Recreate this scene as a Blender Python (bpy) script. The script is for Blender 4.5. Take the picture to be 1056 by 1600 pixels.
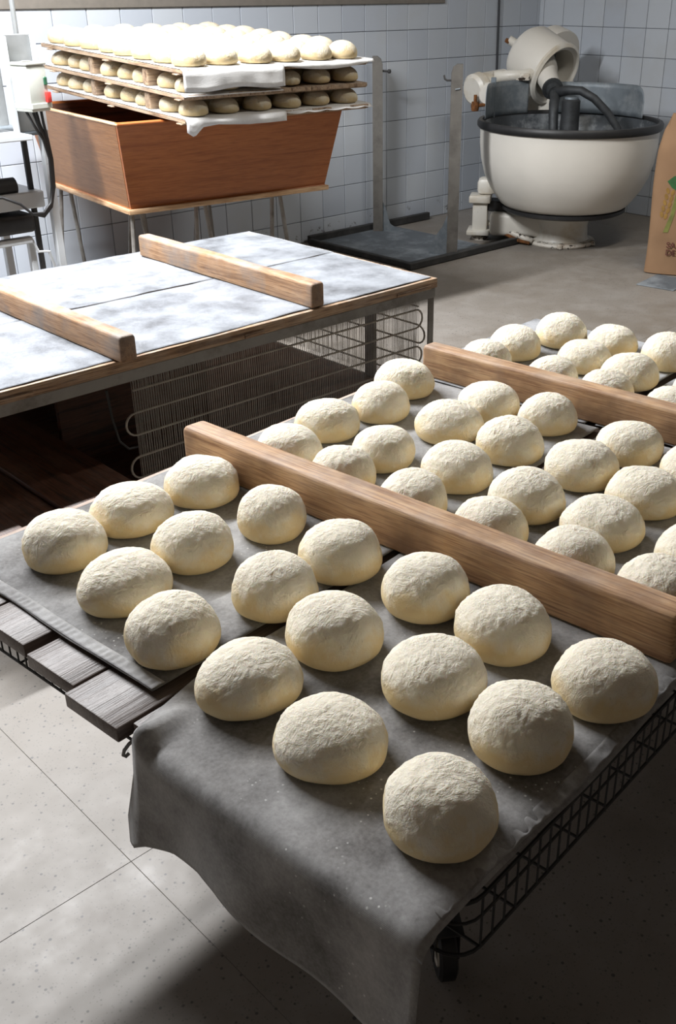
import bpy, bmesh, math, random
from mathutils import Vector, Matrix, noise
R = math.radians
for o in list(bpy.data.objects): bpy.data.objects.remove(o)
scn = bpy.context.scene
COL = scn.collection

# ------------------------------------------------------------------ camera
cam_d = bpy.data.cameras.new('camera'); cam = bpy.data.objects.new('camera', cam_d); COL.objects.link(cam)
cam_d.sensor_fit = 'VERTICAL'; cam_d.sensor_height = 24.0; cam_d.lens = 1580 / 1600 * 24.0
cam_d.shift_x = -72 / 1600
cam.location = (0, 0, 1.6); cam.rotation_euler = (R(90) - math.atan(820 / 1580), 0, R(-44.4))
cam_d.clip_start = 0.05; scn.camera = cam
# ------------------------------------------------------------------ world, exposure
w = bpy.data.worlds.new('world'); scn.world = w; w.use_nodes = True
w.node_tree.nodes['Background'].inputs[0].default_value = (0.75, 0.85, 1.0, 1)
w.node_tree.nodes['Background'].inputs[1].default_value = 0.05
vs = scn.view_settings; vs.view_transform = 'Standard'; vs.look = 'None'; vs.gamma = 1.0; vs.exposure = 0.0; vs.use_curve_mapping = False
# the bakery's two fluorescent battens: a strong cool one over the far cart, a second one over the free floor
LAMPS = [(Vector((1.4, 3.96, 3.02)), 365, (0.965, 0.978, 1.0), 2.4), (Vector((4.9, 2.3, 3.25)), 38, (1.0, 0.955, 0.88), 1.5)]
for p_, e_, c_, l_ in LAMPS:
    ld = bpy.data.lights.new('lamp_light', 'AREA'); ld.shape = 'RECTANGLE'; ld.size = l_; ld.size_y = 0.12; ld.energy = e_; ld.color = c_
    lo = bpy.data.objects.new('lamp_light', ld); COL.objects.link(lo); lo.location = p_ - Vector((0, 0, 0.045))

# ------------------------------------------------------------------ helpers
def lin(r, g, b):
    f = lambda c: (c / 255) / 12.92 if c / 255 <= .04045 else ((c / 255 + .055) / 1.055) ** 2.4
    return (f(r), f(g), f(b), 1)
class MB:
    def __init__(s): s.v = []; s.f = []
    def add(s, v, f, M=None):
        n = len(s.v)
        s.v += [tuple(M @ Vector(p)) for p in v] if M is not None else [tuple(p) for p in v]
        s.f += [tuple(i + n for i in q) for q in f]; return s
    def box(s, x0, x1, y0, y1, z0, z1, M=None):
        v = [(x, y, z) for z in (z0, z1) for y in (y0, y1) for x in (x0, x1)]
        return s.add(v, [(0, 2, 3, 1), (4, 5, 7, 6), (0, 1, 5, 4), (2, 6, 7, 3), (0, 4, 6, 2), (1, 3, 7, 5)], M)
    def rbox(s, x0, x1, y0, y1, z0, z1, r=.005, seg=2, M=None, jit=0, rnd=None):
        bm = bmesh.new(); bmesh.ops.create_cube(bm, size=1)
        for q in bm.verts: q.co = Vector(((x0 + x1) / 2 + q.co.x * (x1 - x0), (y0 + y1) / 2 + q.co.y * (y1 - y0), (z0 + z1) / 2 + q.co.z * (z1 - z0)))
        bmesh.ops.bevel(bm, geom=list(bm.edges), offset=r, segments=seg, affect='EDGES', profile=.5)
        if jit:
            for q in bm.verts: q.co += Vector((rnd.uniform(-jit, jit), rnd.uniform(-jit, jit), rnd.uniform(-jit, jit)))
        bm.verts.index_update()
        v = [tuple(q.co) for q in bm.verts]; f = [tuple(l.index for l in q.verts) for q in bm.faces]; bm.free()
        return s.add(v, f, M)
    def tube(s, pts, r, n=8, closed=False, cap=True, M=None):
        pts = [Vector(p) for p in pts]; k = len(pts); V = []; F = []
        rr = r if hasattr(r, '__len__') else [r] * k
        up = None
        for i, p in enumerate(pts):
            if closed: t = (pts[(i + 1) % k] - pts[i - 1])
            else: t = pts[min(i + 1, k - 1)] - pts[max(i - 1, 0)]
            t.normalize()
            if up is None: up = t.orthogonal().normalized()
            up = (up - t * up.dot(t)); up = up.normalized() if up.length > 1e-6 else t.orthogonal().normalized()
            b = t.cross(up)
            for j in range(n):
                a = 2 * math.pi * j / n; V.append(p + (up * math.cos(a) + b * math.sin(a)) * rr[i])
        for i in range(k if closed else k - 1):
            for j in range(n):
                a, b2 = i * n + j, i * n + (j + 1) % n; c, d = ((i + 1) % k) * n + (j + 1) % n, ((i + 1) % k) * n + j
                F.append((a, b2, c, d))
        if cap and not closed:
            F.append(tuple(range(n))[::-1]); F.append(tuple((k - 1) * n + j for j in range(n)))
        return s.add(V, F, M)
    def lathe(s, prof, n=40, M=None, a0=0, a1=2 * math.pi, capends=False):
        V = []; F = []; full = abs(a1 - a0 - 2 * math.pi) < 1e-6; m = n if full else n + 1
        for j in range(m):
            a = a0 + (a1 - a0) * j / n
            for r, z in prof: V.append((r * math.cos(a), r * math.sin(a), z))
        k = len(prof)
        for j in range(n):
            j2 = (j + 1) % m
            for i in range(k - 1): F.append((j * k + i, j2 * k + i, j2 * k + i + 1, j * k + i + 1))
        return s.add(V, F, M)
    def grid(s, nx, ny, fn, M=None):
        V = [fn(i / nx, j / ny) for j in range(ny + 1) for i in range(nx + 1)]
        F = [(j * (nx + 1) + i, j * (nx + 1) + i + 1, (j + 1) * (nx + 1) + i + 1, (j + 1) * (nx + 1) + i) for j in range(ny) for i in range(nx)]
        return s.add(V, F, M)
    def prism(s, poly, z0, z1, M=None):
        n = len(poly); V = [(x, y, z0) for x, y in poly] + [(x, y, z1) for x, y in poly]
        F = [tuple(range(n))[::-1], tuple(range(n, 2 * n))] + [(i, (i + 1) % n, n + (i + 1) % n, n + i) for i in range(n)]
        return s.add(V, F, M)
    def mesh(s, name, mat, smooth=False):
        me = bpy.data.meshes.new(name); me.from_pydata(s.v, [], s.f); me.validate()
        bm = bmesh.new(); bm.from_mesh(me)
        bmesh.ops.remove_doubles(bm, verts=bm.verts, dist=1e-6)
        bmesh.ops.recalc_face_normals(bm, faces=bm.faces); bm.to_mesh(me); bm.free()
        if mat: me.materials.append(mat)
        if smooth is True: me.shade_smooth()
        elif smooth: me.shade_smooth(); me.set_sharp_from_angle(angle=R(smooth))
        return me
def link(name, me, parent=None, loc=(0, 0, 0), rot=(0, 0, 0), scale=(1, 1, 1)):
    o = bpy.data.objects.new(name, me); COL.objects.link(o); o.parent = parent
    o.location = loc; o.rotation_euler = rot; o.scale = scale; return o
def part(name, mb, mat, parent=None, smooth=30, loc=(0, 0, 0), rot=(0, 0, 0)):
    return link(name, mb.mesh(name, mat, smooth), parent, loc, rot)
def tag(o, label=None, cat=None, group=None, kind=None):
    for k, v in (('label', label), ('category', cat), ('group', group), ('kind', kind)):
        if v: o[k] = v
    return o
def thing(name, label, cat, loc=(0, 0, 0), rotz=0, group=None):
    return tag(link(name, None, None, loc, (0, 0, rotz)), label, cat, group)
def solid(o, th, off=-1):
    m = o.modifiers.new('thickness', 'SOLIDIFY'); m.thickness = th; m.offset = off; return o
R1 = R(5.3)
def T1(a, b, z=0): return Vector((a * math.cos(R1) - b * math.sin(R1), a * math.sin(R1) + b * math.cos(R1), z))

# ------------------------------------------------------------------ materials
class NT:
    def __init__(s, name):
        s.m = bpy.data.materials.new(name); s.m.use_nodes = True; s.t = s.m.node_tree; s.b = s.t.nodes['Principled BSDF']
    def n(s, typ, props=None, **inp):
        d = s.t.nodes.new('ShaderNode' + typ)
        for k, v in (props or {}).items(): setattr(d, k, v)
        for k, v in inp.items():
            k = int(k[1:]) if k[0] == '_' and k[1:].isdigit() else k.replace('_', ' ')
            s.set(d.inputs[k], v)
        return d
    def set(s, sock, v):
        if isinstance(v, bpy.types.NodeSocket): s.t.links.new(v, sock)
        elif isinstance(v, bpy.types.Node): s.t.links.new(v.outputs[0], sock)
        else: sock.default_value = v
    def mix(s, f, a, b, mode='MIX'):
        d = s.t.nodes.new('ShaderNodeMix'); d.data_type = 'RGBA'; d.blend_type = mode
        s.set(d.inputs[0], f); s.set(d.inputs[6], a); s.set(d.inputs[7], b); return d.outputs[2]
    def math(s, op, a, b=0.0, clamp=False):
        d = s.t.nodes.new('ShaderNodeMath'); d.operation = op; d.use_clamp = clamp; s.set(d.inputs[0], a); s.set(d.inputs[1], b); return d.outputs[0]
    def ramp(s, f, p0, p1, c0=(0, 0, 0, 1), c1=(1, 1, 1, 1)):
        d = s.t.nodes.new('ShaderNodeValToRGB'); s.set(d.inputs[0], f)
        d.color_ramp.elements[0].position = p0; d.color_ramp.elements[0].color = c0
        d.color_ramp.elements[1].position = p1; d.color_ramp.elements[1].color = c1; return d.outputs[0]
    def coord(s, world=False, scale=(1, 1, 1), rnd=False):
        v = s.n('NewGeometry').outputs['Position'] if world else s.n('TexCoord').outputs['Object']
        mp = s.n('Mapping', Vector=v, Scale=scale)
        if rnd:
            oi = s.n('ObjectInfo'); mu = s.math('MULTIPLY', oi.outputs['Random'], 37.0)
            cx = s.n('CombineXYZ', X=mu, Y=mu, Z=mu); s.set(mp.inputs['Location'], cx)
        return mp.outputs[0]
    def noise(s, v, scale, detail=4, rough=.55, dist=0):
        return s.n('TexNoise', Vector=v, Scale=scale, Detail=detail, Roughness=rough, Distortion=dist).outputs[0]
    def bump(s, h, strength=.3, dist=.01):
        d = s.n('Bump', Height=h, Strength=strength, Distance=dist); s.set(s.b.inputs['Normal'], d.outputs[0]); return d
    def fin(s, col, rough=.6, metal=0, spec=None):
        s.set(s.b.inputs['Base Color'], col); s.set(s.b.inputs['Roughness'], rough); s.set(s.b.inputs['Metallic'], metal)
        if spec is not None: s.b.inputs['Specular IOR Level'].default_value = spec
        return s.m
def m_plain(name, col, rough=.5, metal=0, var=.12, scale=25, bump=.0):
    t = NT(name); v = t.coord(rnd=True); n = t.noise(v, scale, 5)
    dark = tuple(c * (1 - 2 * var) for c in col[:3]) + (1,); lite = tuple(min(1, c * (1 + var)) for c in col[:3]) + (1,)
    c = t.ramp(n, .3, .7, dark, lite)
    if bump: t.bump(n, bump, .004)
    return t.fin(c, rough, metal)
def m_wood(name, dark, mid, lite, rough=.65, dust=None, gs=1.0, stain=None):
    t = NT(name); v = t.coord(scale=(1.2 * gs, 22 * gs, 22 * gs), rnd=True); v2 = t.coord(rnd=True)
    n1 = t.noise(v, 2.2, 6, .6, .6); fine = t.noise(t.coord(scale=(6, 150, 150), rnd=True), 2, 3)
    c = t.mix(t.ramp(n1, .35, .7), mid, lite); c = t.mix(t.ramp(n1, .30, .46, (1, 1, 1, 1), (0, 0, 0, 1)), c, dark)
    c = t.mix(t.ramp(fine, .45, .75), c, dark); 
    big = t.noise(v2, 6, 4)
    if stain: c = t.mix(t.math('MULTIPLY', t.ramp(big, .48, .66), .8), c, stain)
    if dust:
        nz = t.n('SeparateXYZ', Vector=t.n('NewGeometry').outputs['Normal']).outputs[2]
        d = t.math('MULTIPLY', t.ramp(t.noise(v2, 9, 6, .7), .42, .72), dust)
        d = t.math('MULTIPLY', d, t.math('ADD', t.math('MULTIPLY', nz, .6), .4, True))
        c = t.mix(d, c, lin(205, 200, 192))
    t.bump(t.math('ADD', n1, t.math('MULTIPLY', fine, .5)), .35, .004)
    return t.fin(c, rough)
def m_cloth(name, base, flour, f0, f1, specks=.0, seed=0, sc=7):
    t = NT(name); v = t.coord(rnd=True); v = t.n('Mapping', Vector=v, Location=(seed * 3.1, seed * 1.7, 0)).outputs[0]
    big = t.noise(v, sc, 6, .62); fine = t.noise(v, 160, 3, .6)
    c = t.mix(t.ramp(t.math('ADD', t.math('MULTIPLY', big, .8), t.math('MULTIPLY', fine, .2)), f0, f1), base, flour)
    if specks:
        vo = t.n('TexVoronoi', Vector=v, Scale=95.0, Randomness=1.0); d = vo.outputs['Distance']
        m = t.math('MULTIPLY', t.ramp(t.math('ADD', d, t.math('MULTIPLY', t.noise(v, 70, 3), .3)), .24, .34, (1, 1, 1, 1), (0, 0, 0, 1)), t.ramp(t.noise(v, 8, 4, .7), .55, .64))
        c = t.mix(t.math('MULTIPLY', m, specks), c, lin(225, 225, 222))
    wv = t.n('TexWave', {'bands_direction': 'X'}, Vector=v, Scale=330.0).outputs[1]; wv2 = t.n('TexWave', {'bands_direction': 'Y'}, Vector=v, Scale=330.0).outputs[1]
    t.bump(t.math('ADD', t.math('ADD', t.math('MULTIPLY', wv, .25), t.math('MULTIPLY', wv2, .25)), t.math('MULTIPLY', fine, 1.4)), .25, .002)
    t.b.inputs['Sheen Weight'].default_value = .5; t.b.inputs['Sheen Roughness'].default_value = .45
    return t.fin(c, .78, spec=.3)
def m_dough(name, flour, body):
    t = NT(name); v = t.coord(rnd=True); pos = t.n('SeparateXYZ', Vector=t.n('TexCoord').outputs['Object']).outputs[2]
    n1 = t.noise(v, 1.3, 5, .6, .4); n3 = t.noise(v, 34, 3, .6)
    w1 = t.math('ABSOLUTE', t.math('SUBTRACT', t.noise(t.n('Mapping', Vector=v, Scale=(1, 1.9, 1.5)).outputs[0], 2.3, 5, .62, .9), .5))
    w2 = t.math('ABSOLUTE', t.math('SUBTRACT', t.noise(t.n('Mapping', Vector=v, Scale=(1.8, 1, 1.4), Rotation=(.3, .2, .8)).outputs[0], 4.2, 5, .65, .7), .5))
    n2 = t.noise(v, 7, 5, .62, .6)
    h = t.math('ADD', pos, t.math('MULTIPLY', t.math('SUBTRACT', n1, .5), 1.3))
    fm = t.ramp(h, .26, .60)                                        # floury wrinkled crust sits on the upper dome, ragged lower edge
    crust = t.math('MULTIPLY', fm, t.ramp(t.noise(v, 2.1, 3), .38, .60))
    c = t.mix(fm, body, flour)
    c = t.mix(t.math('MULTIPLY', t.ramp(n2, .60, .72), .55), c, flour)
    line = t.math('MULTIPLY', t.ramp(w1, .0, .03, (1, 1, 1, 1), (0, 0, 0, 1)), crust)
    c = t.mix(t.math('MULTIPLY', line, .22), c, lin(166, 152, 120))
    c = t.mix(t.math('MULTIPLY', t.ramp(t.noise(v, 11, 2), .70, .75), .22), c, lin(150, 136, 108))
    hh = t.math('MULTIPLY', t.math('ADD', t.math('MULTIPLY', t.ramp(w1, 0, .30), .8), t.math('MULTIPLY', t.ramp(w2, 0, .30), .4)), t.math('ADD', t.math('MULTIPLY', crust, .85), .12))
    hh = t.math('ADD', hh, t.math('ADD', t.math('MULTIPLY', n2, t.math('ADD', t.math('MULTIPLY', fm, .6), .10)), t.math('MULTIPLY', n3, .06)))
    t.bump(hh, .58, .0075)
    t.b.inputs['Subsurface Weight'].default_value = .25; t.b.inputs['Subsurface Radius'].default_value = (.012, .008, .004); t.b.inputs['Subsurface Scale'].default_value = 1.0
    return t.fin(c, .85, spec=.2)
def m_metal(name, col, rough=.45, dirt=None, amount=.6, metal=.85, scale=9):
    t = NT(name); v = t.coord(rnd=True); n = t.noise(v, scale, 6, .65)
    c = t.mix(t.ramp(n, .3, .75), col, tuple(min(1, q * 1.35) for q in col[:3]) + (1,))
    if dirt: c = t.mix(t.math('MULTIPLY', t.ramp(t.noise(v, scale * .6, 7, .7), .47, .66), amount), c, dirt)
    t.bump(n, .1, .002)
    return t.fin(c, t.ramp(n, .2, .8, (rough,) * 3 + (1,), (min(1, rough + .25),) * 3 + (1,)), metal)
def m_paint(name, col, chip=None, cs=30, c0=.66, rough=.42, grime=None, gz=None):
    t = NT(name); v = t.coord(); n = t.noise(v, 5, 5); c = t.ramp(n, .3, .7, tuple(q * .9 for q in col[:3]) + (1,), col)
    if grime:
        c = t.mix(t.math('MULTIPLY', t.ramp(t.noise(v, 3.5, 7, .7), .5, .68), .8), c, grime)
    if chip:
        k = t.ramp(t.noise(v, cs, 5, .7), c0, c0 + .02); c = t.mix(k, c, chip)
    return t.fin(c, rough)

def m_floor():
    t = NT('terrazzo'); v = t.coord(world=True)
    big = t.noise(v, .9, 5, .6); mid = t.noise(v, 6, 6, .65)
    c = t.mix(t.ramp(big, .35, .65), lin(124, 116, 106), lin(140, 134, 127)); c = t.mix(t.math('MULTIPLY', t.ramp(mid, .45, .75), .5), c, lin(156, 152, 147))
    c = t.mix(t.math('MULTIPLY', t.ramp(t.noise(v, 2.3, 7, .7), .55, .72), .4), c, lin(106, 96, 86))
    vo = t.n('TexVoronoi', Vector=v, Scale=62.0); ran = t.n('SeparateColor', Color=vo.outputs['Color']).outputs[0]
    sp = t.math('MULTIPLY', t.ramp(vo.outputs['Distance'], .13, .22, (1, 1, 1, 1), (0, 0, 0, 1)), t.ramp(ran, .42, .5))
    c = t.mix(t.math('MULTIPLY', sp, .8), c, lin(74, 71, 70))
    vo3 = t.n('TexVoronoi', Vector=v, Scale=150.0); r3_ = t.n('SeparateColor', Color=vo3.outputs['Color']).outputs[0]
    c = t.mix(t.math('MULTIPLY', t.math('MULTIPLY', t.ramp(vo3.outputs['Distance'], .2, .32, (1, 1, 1, 1), (0, 0, 0, 1)), t.ramp(r3_, .5, .6)), .45), c, lin(92, 88, 85))
    vo2 = t.n('TexVoronoi', Vector=v, Scale=23.0); r2 = t.n('SeparateColor', Color=vo2.outputs['Color']).outputs[0]
    sp2 = t.math('MULTIPLY', t.ramp(vo2.outputs['Distance'], .07, .10, (1, 1, 1, 1), (0, 0, 0, 1)), t.ramp(r2, .72, .76))
    c = t.mix(t.math('MULTIPLY', sp2, .85), c, lin(72, 70, 70))
    t.bump(mid, .08, .004)
    return t.fin(c, t.ramp(mid, .3, .7, (.42,) * 3 + (1,), (.62,) * 3 + (1,)))
def m_tile():
    t = NT('wall_tile_glaze'); oi = t.n('ObjectInfo').outputs['Random']; v = t.coord(world=True)
    c = t.mix(oi, lin(182, 189, 199), lin(194, 200, 207)); n = t.noise(v, 1.6, 6, .65)
    c = t.mix(t.math('MULTIPLY', t.ramp(n, .52, .75), .35), c, lin(176, 174, 168))
    zz = t.n('SeparateXYZ', Vector=t.n('NewGeometry').outputs['Position']).outputs[2]
    chip = t.math('MULTIPLY', t.ramp(t.noise(v, 9, 7, .75), .58, .62), t.ramp(zz, .06, .17, (1, 1, 1, 1), (0, 0, 0, 1)))
    c = t.mix(t.math('MULTIPLY', chip, .85), c, lin(92, 86, 80))
    return t.fin(c, .22)
M = {}
M['floor'] = m_floor(); M['joint'] = m_plain('floor_joint', lin(126, 121, 115), .9); M['tile'] = m_tile(); M['grout'] = m_plain('grout', lin(128, 132, 138), .9)
M['plaster'] = m_plain('plaster', lin(154, 145, 135), .9, var=.04, scale=3)
M['dough'] = m_dough('floured_dough', lin(240, 232, 213), lin(230, 209, 164)); M['dough_dim'] = m_dough('floured_dough_dim', lin(202, 192, 170), lin(192, 172, 133))  # second one is the same dough, darkened to offset strong lamp light on the stack
M['bar'] = m_wood('bar_wood', lin(128, 90, 62), lin(186, 144, 104), lin(206, 170, 130), .6, dust=.25, stain=lin(128, 98, 74))
M['bar2'] = m_wood('bar_wood_floured', lin(112, 80, 54), lin(158, 120, 86), lin(178, 142, 106), .65, dust=.35, stain=lin(120, 112, 106))
M['plank'] = m_wood('dark_plank', lin(66, 53, 46), lin(90, 76, 68), lin(104, 90, 82), .42, dust=.10)
M['plank_rim'] = m_wood('pale_plank_edge', lin(130, 104, 88), lin(176, 152, 136), lin(196, 176, 160), .7, dust=.3)
M['deck'] = m_wood('deck_plank', lin(30, 17, 12), lin(74, 44, 31), lin(104, 66, 46), .5, dust=.08)
M['edgewood'] = m_wood('weathered_edge', lin(70, 46, 32), lin(150, 116, 86), lin(196, 166, 134), .7, dust=.55)
M['shelfwood'] = m_wood('proof_board_wood', lin(84, 62, 44), lin(150, 122, 94), lin(188, 164, 136), .75, dust=.5)
M['trough'] = m_wood('trough_wood', lin(138, 74, 32), lin(166, 96, 46), lin(178, 108, 56), .42, gs=.8)
M['trough_side'] = m_wood('trough_end_wood', lin(122, 84, 52), lin(140, 98, 62), lin(150, 108, 70), .5, gs=.8)
M['trough_rim'] = m_wood('trough_rim_wood', lin(150, 110, 76), lin(200, 162, 122), lin(222, 192, 156), .6, gs=.8)
M['cloth1'] = m_cloth('linen_grey', lin(92, 90, 89), lin(190, 190, 190), .36, .74, .9, 1)
M['cloth2'] = m_cloth('linen_grey_b', lin(92, 89, 87), lin(190, 189, 188), .36, .76, .9, 2)
M['cloth3'] = m_cloth('linen_floured', lin(92, 92, 94), lin(178, 180, 184), .36, .66, .6, 3, 5)
M['cloth4'] = m_cloth('linen_floured_b', lin(68, 71, 76), lin(156, 161, 168), .32, .64, .5, 4, 6)
M['hem'] = m_cloth('linen_hem', lin(122, 120, 119), lin(188, 188, 188), .35, .65, 0, 6)
M['clothw'] = m_cloth('linen_white', lin(205, 204, 202), lin(232, 231, 228), .35, .65, 0, 5)
M['steel'] = m_metal('grey_steel', lin(140, 138, 134), .5, lin(84, 72, 62), .6, .25); M['wire'] = m_metal('wire_steel', lin(186, 180, 170), .4, lin(104, 88, 74), .4, .2, 20); M['poststeel'] = m_metal('post_steel', lin(104, 101, 96), .5, lin(78, 74, 70), .6, .3)
M['galv'] = m_metal('galvanised', lin(112, 120, 126), .45, lin(176, 180, 182), .5, .45)
M['tray'] = m_metal('floured_tray', lin(92, 98, 104), .6, lin(160, 168, 174), .8, .2, 4); M['darksteel'] = m_metal('dark_steel', lin(58, 58, 58), .55, lin(90, 88, 86), .6, .4)
M['cream'] = m_paint('cream_enamel', lin(214, 210, 200), lin(96, 74, 52), 16, .70, .4, lin(186, 172, 148)); M['bowl'] = m_plain('bowl_enamel', lin(216, 212, 203), .38, 0, .03, 3)
M['chipped'] = m_paint('chipped_enamel', lin(212, 206, 194), lin(48, 38, 32), 22, .55, .45, lin(150, 122, 88)); M['rust'] = m_plain('rust', lin(118, 74, 36), .9, 0, .3, 60)
M['black'] = m_plain('black_rubber', lin(34, 34, 35), .5); M['fork'] = m_metal('fork_iron', lin(58, 60, 62), .5, lin(104, 108, 110), .4, .6)
M['bowl_in'] = m_metal('bowl_inside', lin(78, 82, 86), .5, lin(186, 190, 192), .8, .3, 7)
M['white'] = m_paint('white_paint', lin(196, 200, 203), lin(120, 110, 100), 26, .72, .4); M['box'] = m_plain('control_box_grey', lin(178, 180, 172), .5, 0, .03); M['panelgrey'] = m_metal('panel_grey', lin(128, 130, 130), .5, None, .5, .5)
M['green'] = m_plain('green_button', lin(42, 92, 66), .4); M['red'] = m_plain('red_button', lin(196, 52, 48), .4)
M['kraft'] = m_plain('kraft_paper', lin(146, 114, 84), .8, 0, .06, 6, .15); M['leaf'] = m_plain('print_green', lin(46, 96, 50), .7); M['wheat'] = m_plain('print_wheat', lin(146, 112, 52), .8); M['stalk'] = m_plain('print_stalk', lin(120, 122, 62), .8); M['ink'] = m_plain('print_ink', lin(92, 46, 40), .8)
M['shelfband'] = m_plain('taupe_paint', lin(120, 114, 106), .7, 0, .06); M['cable'] = m_plain('cable', lin(52, 54, 58), .6)
t_ = NT('tube_glow'); t_.b.inputs['Emission Color'].default_value = (.95, .985, 1, 1); t_.b.inputs['Emission Strength'].default_value = 4.0; M['glow'] = t_.fin((.9, .9, .9, 1), .4)

# ------------------------------------------------------------------ room shell
def struct(name, mb, mat, smooth=False): return tag(part(name, mb, mat, None, smooth), kind='structure')
XR, YB = 7.171, 5.55; XL, YF, ZC = -3.2, -2.6, 3.6
fl = struct('floor', MB().box(XL, XR + .1, YF, YB + .1, -.12, -.0014), M['joint'])
sl_me = {}
def slab(x0, x1, y0, y1):
    k = (round(x1 - x0, 3), round(y1 - y0, 3))
    if k not in sl_me: sl_me[k] = MB().rbox(.0004, k[0] - .0004, .0004, k[1] - .0004, -.0012, 0, .0005, 1).mesh('slab', M['floor'], 30)
    link('slab', sl_me[k], fl, (x0, y0, 0))
xs = [XL] + [.69 + 1.2 * k for k in range(-3, 6)] + [XR]; ys = [YF] + [1.45 + 1.2 * k for k in range(-3, 4)] + [YB]
for i in range(len(xs) - 1):
    for j in range(len(ys) - 1): slab(xs[i], xs[i + 1], ys[j], ys[j + 1])
wb = struct('wall_back', MB().box(XL - .1, XR + .1, YB + .006, YB + .16, -.1, ZC), M['plaster'])
wr = struct('wall_right', MB().box(XR + .006, XR + .16, YF, YB, -.1, ZC), M['plaster'])
struct('wall_left', MB().box(XL - .15, XL, YF, YB, -.1, ZC), M['plaster']); struct('wall_front', MB().box(XL - .15, XR + .15, YF - .15, YF, -.1, ZC), M['plaster'])
struct('ceiling', MB().box(XL - .1, XR + .1, YF - .1, YB + .1, ZC, ZC + .12), M['plaster'])
# grout beds and glazed tiles
part('grout_bed', MB().box(XL, XR, YB + .002, YB + .006, 0, 2.12), M['grout'], wb); part('grout_bed', MB().box(XR + .002, XR + .006, YF, YB, 0, 2.12), M['grout'], wr)
TW, TH, G = .2095, .1975, .0022
zr = [0, .145] + [.145 + TH * k for k in range(1, 10)]
tile_me = {}
def tile(wall, ax_, p0, p1, z0, z1):
    k = (ax_, round(p1 - p0, 3), round(z1 - z0, 3))
    if k not in tile_me:
        mb = MB()
        if ax_ == 'y': mb.rbox(G, k[1] - G, -.004, .004, G, k[2] - G, .002, 1)
        else: mb.rbox(-.004, .004, G, k[1] - G, G, k[2] - G, .002, 1)
        tile_me[k] = mb.mesh('tile', M['tile'], 30)
    link('tile', tile_me[k], wall, (p0, YB, z0) if ax_ == 'y' else (XR, p0, z0))
bx_ = [6.505 - TW * k for k in range(-3, 22)]; bx_ = sorted(x for x in bx_ if x < XR - .03) + [XR]
far = MB()
for i in range(len(bx_) - 1):
    for j in range(len(zr) - 1): tile(wb, 'y', bx_[i], bx_[i + 1], zr[j], zr[j + 1])
x = bx_[0]
while x - TW > XL:
    for j in range(len(zr) - 1): far.box(x - TW + G, x - G, YB - .004, YB + .004, zr[j] + G, zr[j + 1] - G)
    x -= TW
tag(part('tile_field', far, M['tile'], wb, False), kind='stuff')
TR = .19; by_ = [5.507 - TR * k for k in range(0, 16)]; by_ = sorted(by_) + [YB]
for i in range(len(by_) - 1):
    for j in range(len(zr) - 1): tile(wr, 'x', by_[i], by_[i + 1], zr[j], zr[j + 1])
far = MB(); y = by_[0]
while y - TR > YF:
    for j in range(len(zr) - 1): far.box(XR - .004, XR + .004, y - TR + G, y - G, zr[j] + G, zr[j + 1] - G)
    y -= TR
tag(part('tile_field', far, M['tile'], wr, False), kind='stuff')
# taupe band along the back wall, just below eye height
struct('trim_1', MB().rbox(1.6, 6.04, YB - .016, YB - .0045, 1.497, 1.62, .003, 1), M['shelfband'], 30)
tag(part('wall_cable', MB().tube([(6.647, 5.538, 2.1), (6.645, 5.538, 1.6), (6.65, 5.537, 1.3), (6.656, 5.538, 1.04), (6.66, 5.538, .6), (6.66, 5.538, .2)], .009, 8), M['cable'], None), 'thin dark cable running down the tiled wall behind the mixer', 'cable')
# ------------------------------------------------------------------ ceiling lamp (real fixture of the key light)
for (p_, e_, c_, l_), lab in zip(LAMPS, ('fluorescent batten lamp hanging from the ceiling over the grille cart', 'fluorescent batten lamp hanging from the ceiling over the free floor')):
    t = thing('ceiling_lamp', lab, 'lamp', p_)
    part('housing', MB().rbox(-l_ / 2 - .03, l_ / 2 + .03, -.04, .04, .03, .09, .01, 2), M['white'], t)
    for s_ in (-.045, .045): part('tube', MB().tube([(-l_ / 2, s_, 0), (l_ / 2, s_, 0)], .013, 10), M['glow'], t)
    for s_ in (-l_ / 2 - .02, l_ / 2 + .02): part('end_cap', MB().rbox(s_ - .02, s_ + .02, -.065, .065, -.02, .05, .005, 1), M['white'], t)
    for s_ in (-.5, .5): part('hanger', MB().tube([(s_, 0, .09), (s_, 0, ZC - p_.z)], .006, 6), M['steel'], t)

# ------------------------------------------------------------------ front cart: wire basket trolley, plank deck, cloths, bars
rnd = random.Random(4)
cart = thing('wire_cart', 'low wire basket trolley on casters carrying the near dough-covered plank deck', 'cart', T1(1.7, 1.07), R1)
O1 = Vector((1.7, 1.07, 0))
def c1(a, b, z): return (a - O1.x, b - O1.y, z)
def ring(a0, a1, b0, b1, z, r=.04, n=5):
    P = []
    for (ca, cb, s0) in ((a1 - r, b1 - r, 0), (a0 + r, b1 - r, 90), (a0 + r, b0 + r, 180), (a1 - r, b0 + r, 270)):
        for k in range(n + 1):
            t = R(s0 + 90 * k / n); P.append(c1(ca + r * math.cos(t), cb + r * math.sin(t), z))
    return P
BA0, BA1, BB0, BB1 = .705, 2.70, .474, 1.655
for z, rr in ((.533, .0028), (.588, .0022), (.6225, .0032)): part('rail', MB().tube(ring(BA0, BA1, BB0, BB1, z), rr, 6, True), M['darksteel'], cart)
def wires(pts, z0, z1):
    mb = MB()
    for p in pts: mb.tube([c1(p[0], p[1], z0), c1(p[0], p[1], z1)], .0017, 4, cap=False)
    return mb
na = int((BA1 - BA0 - .08) / .026); nb = int((BB1 - BB0 - .08) / .026)
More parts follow.
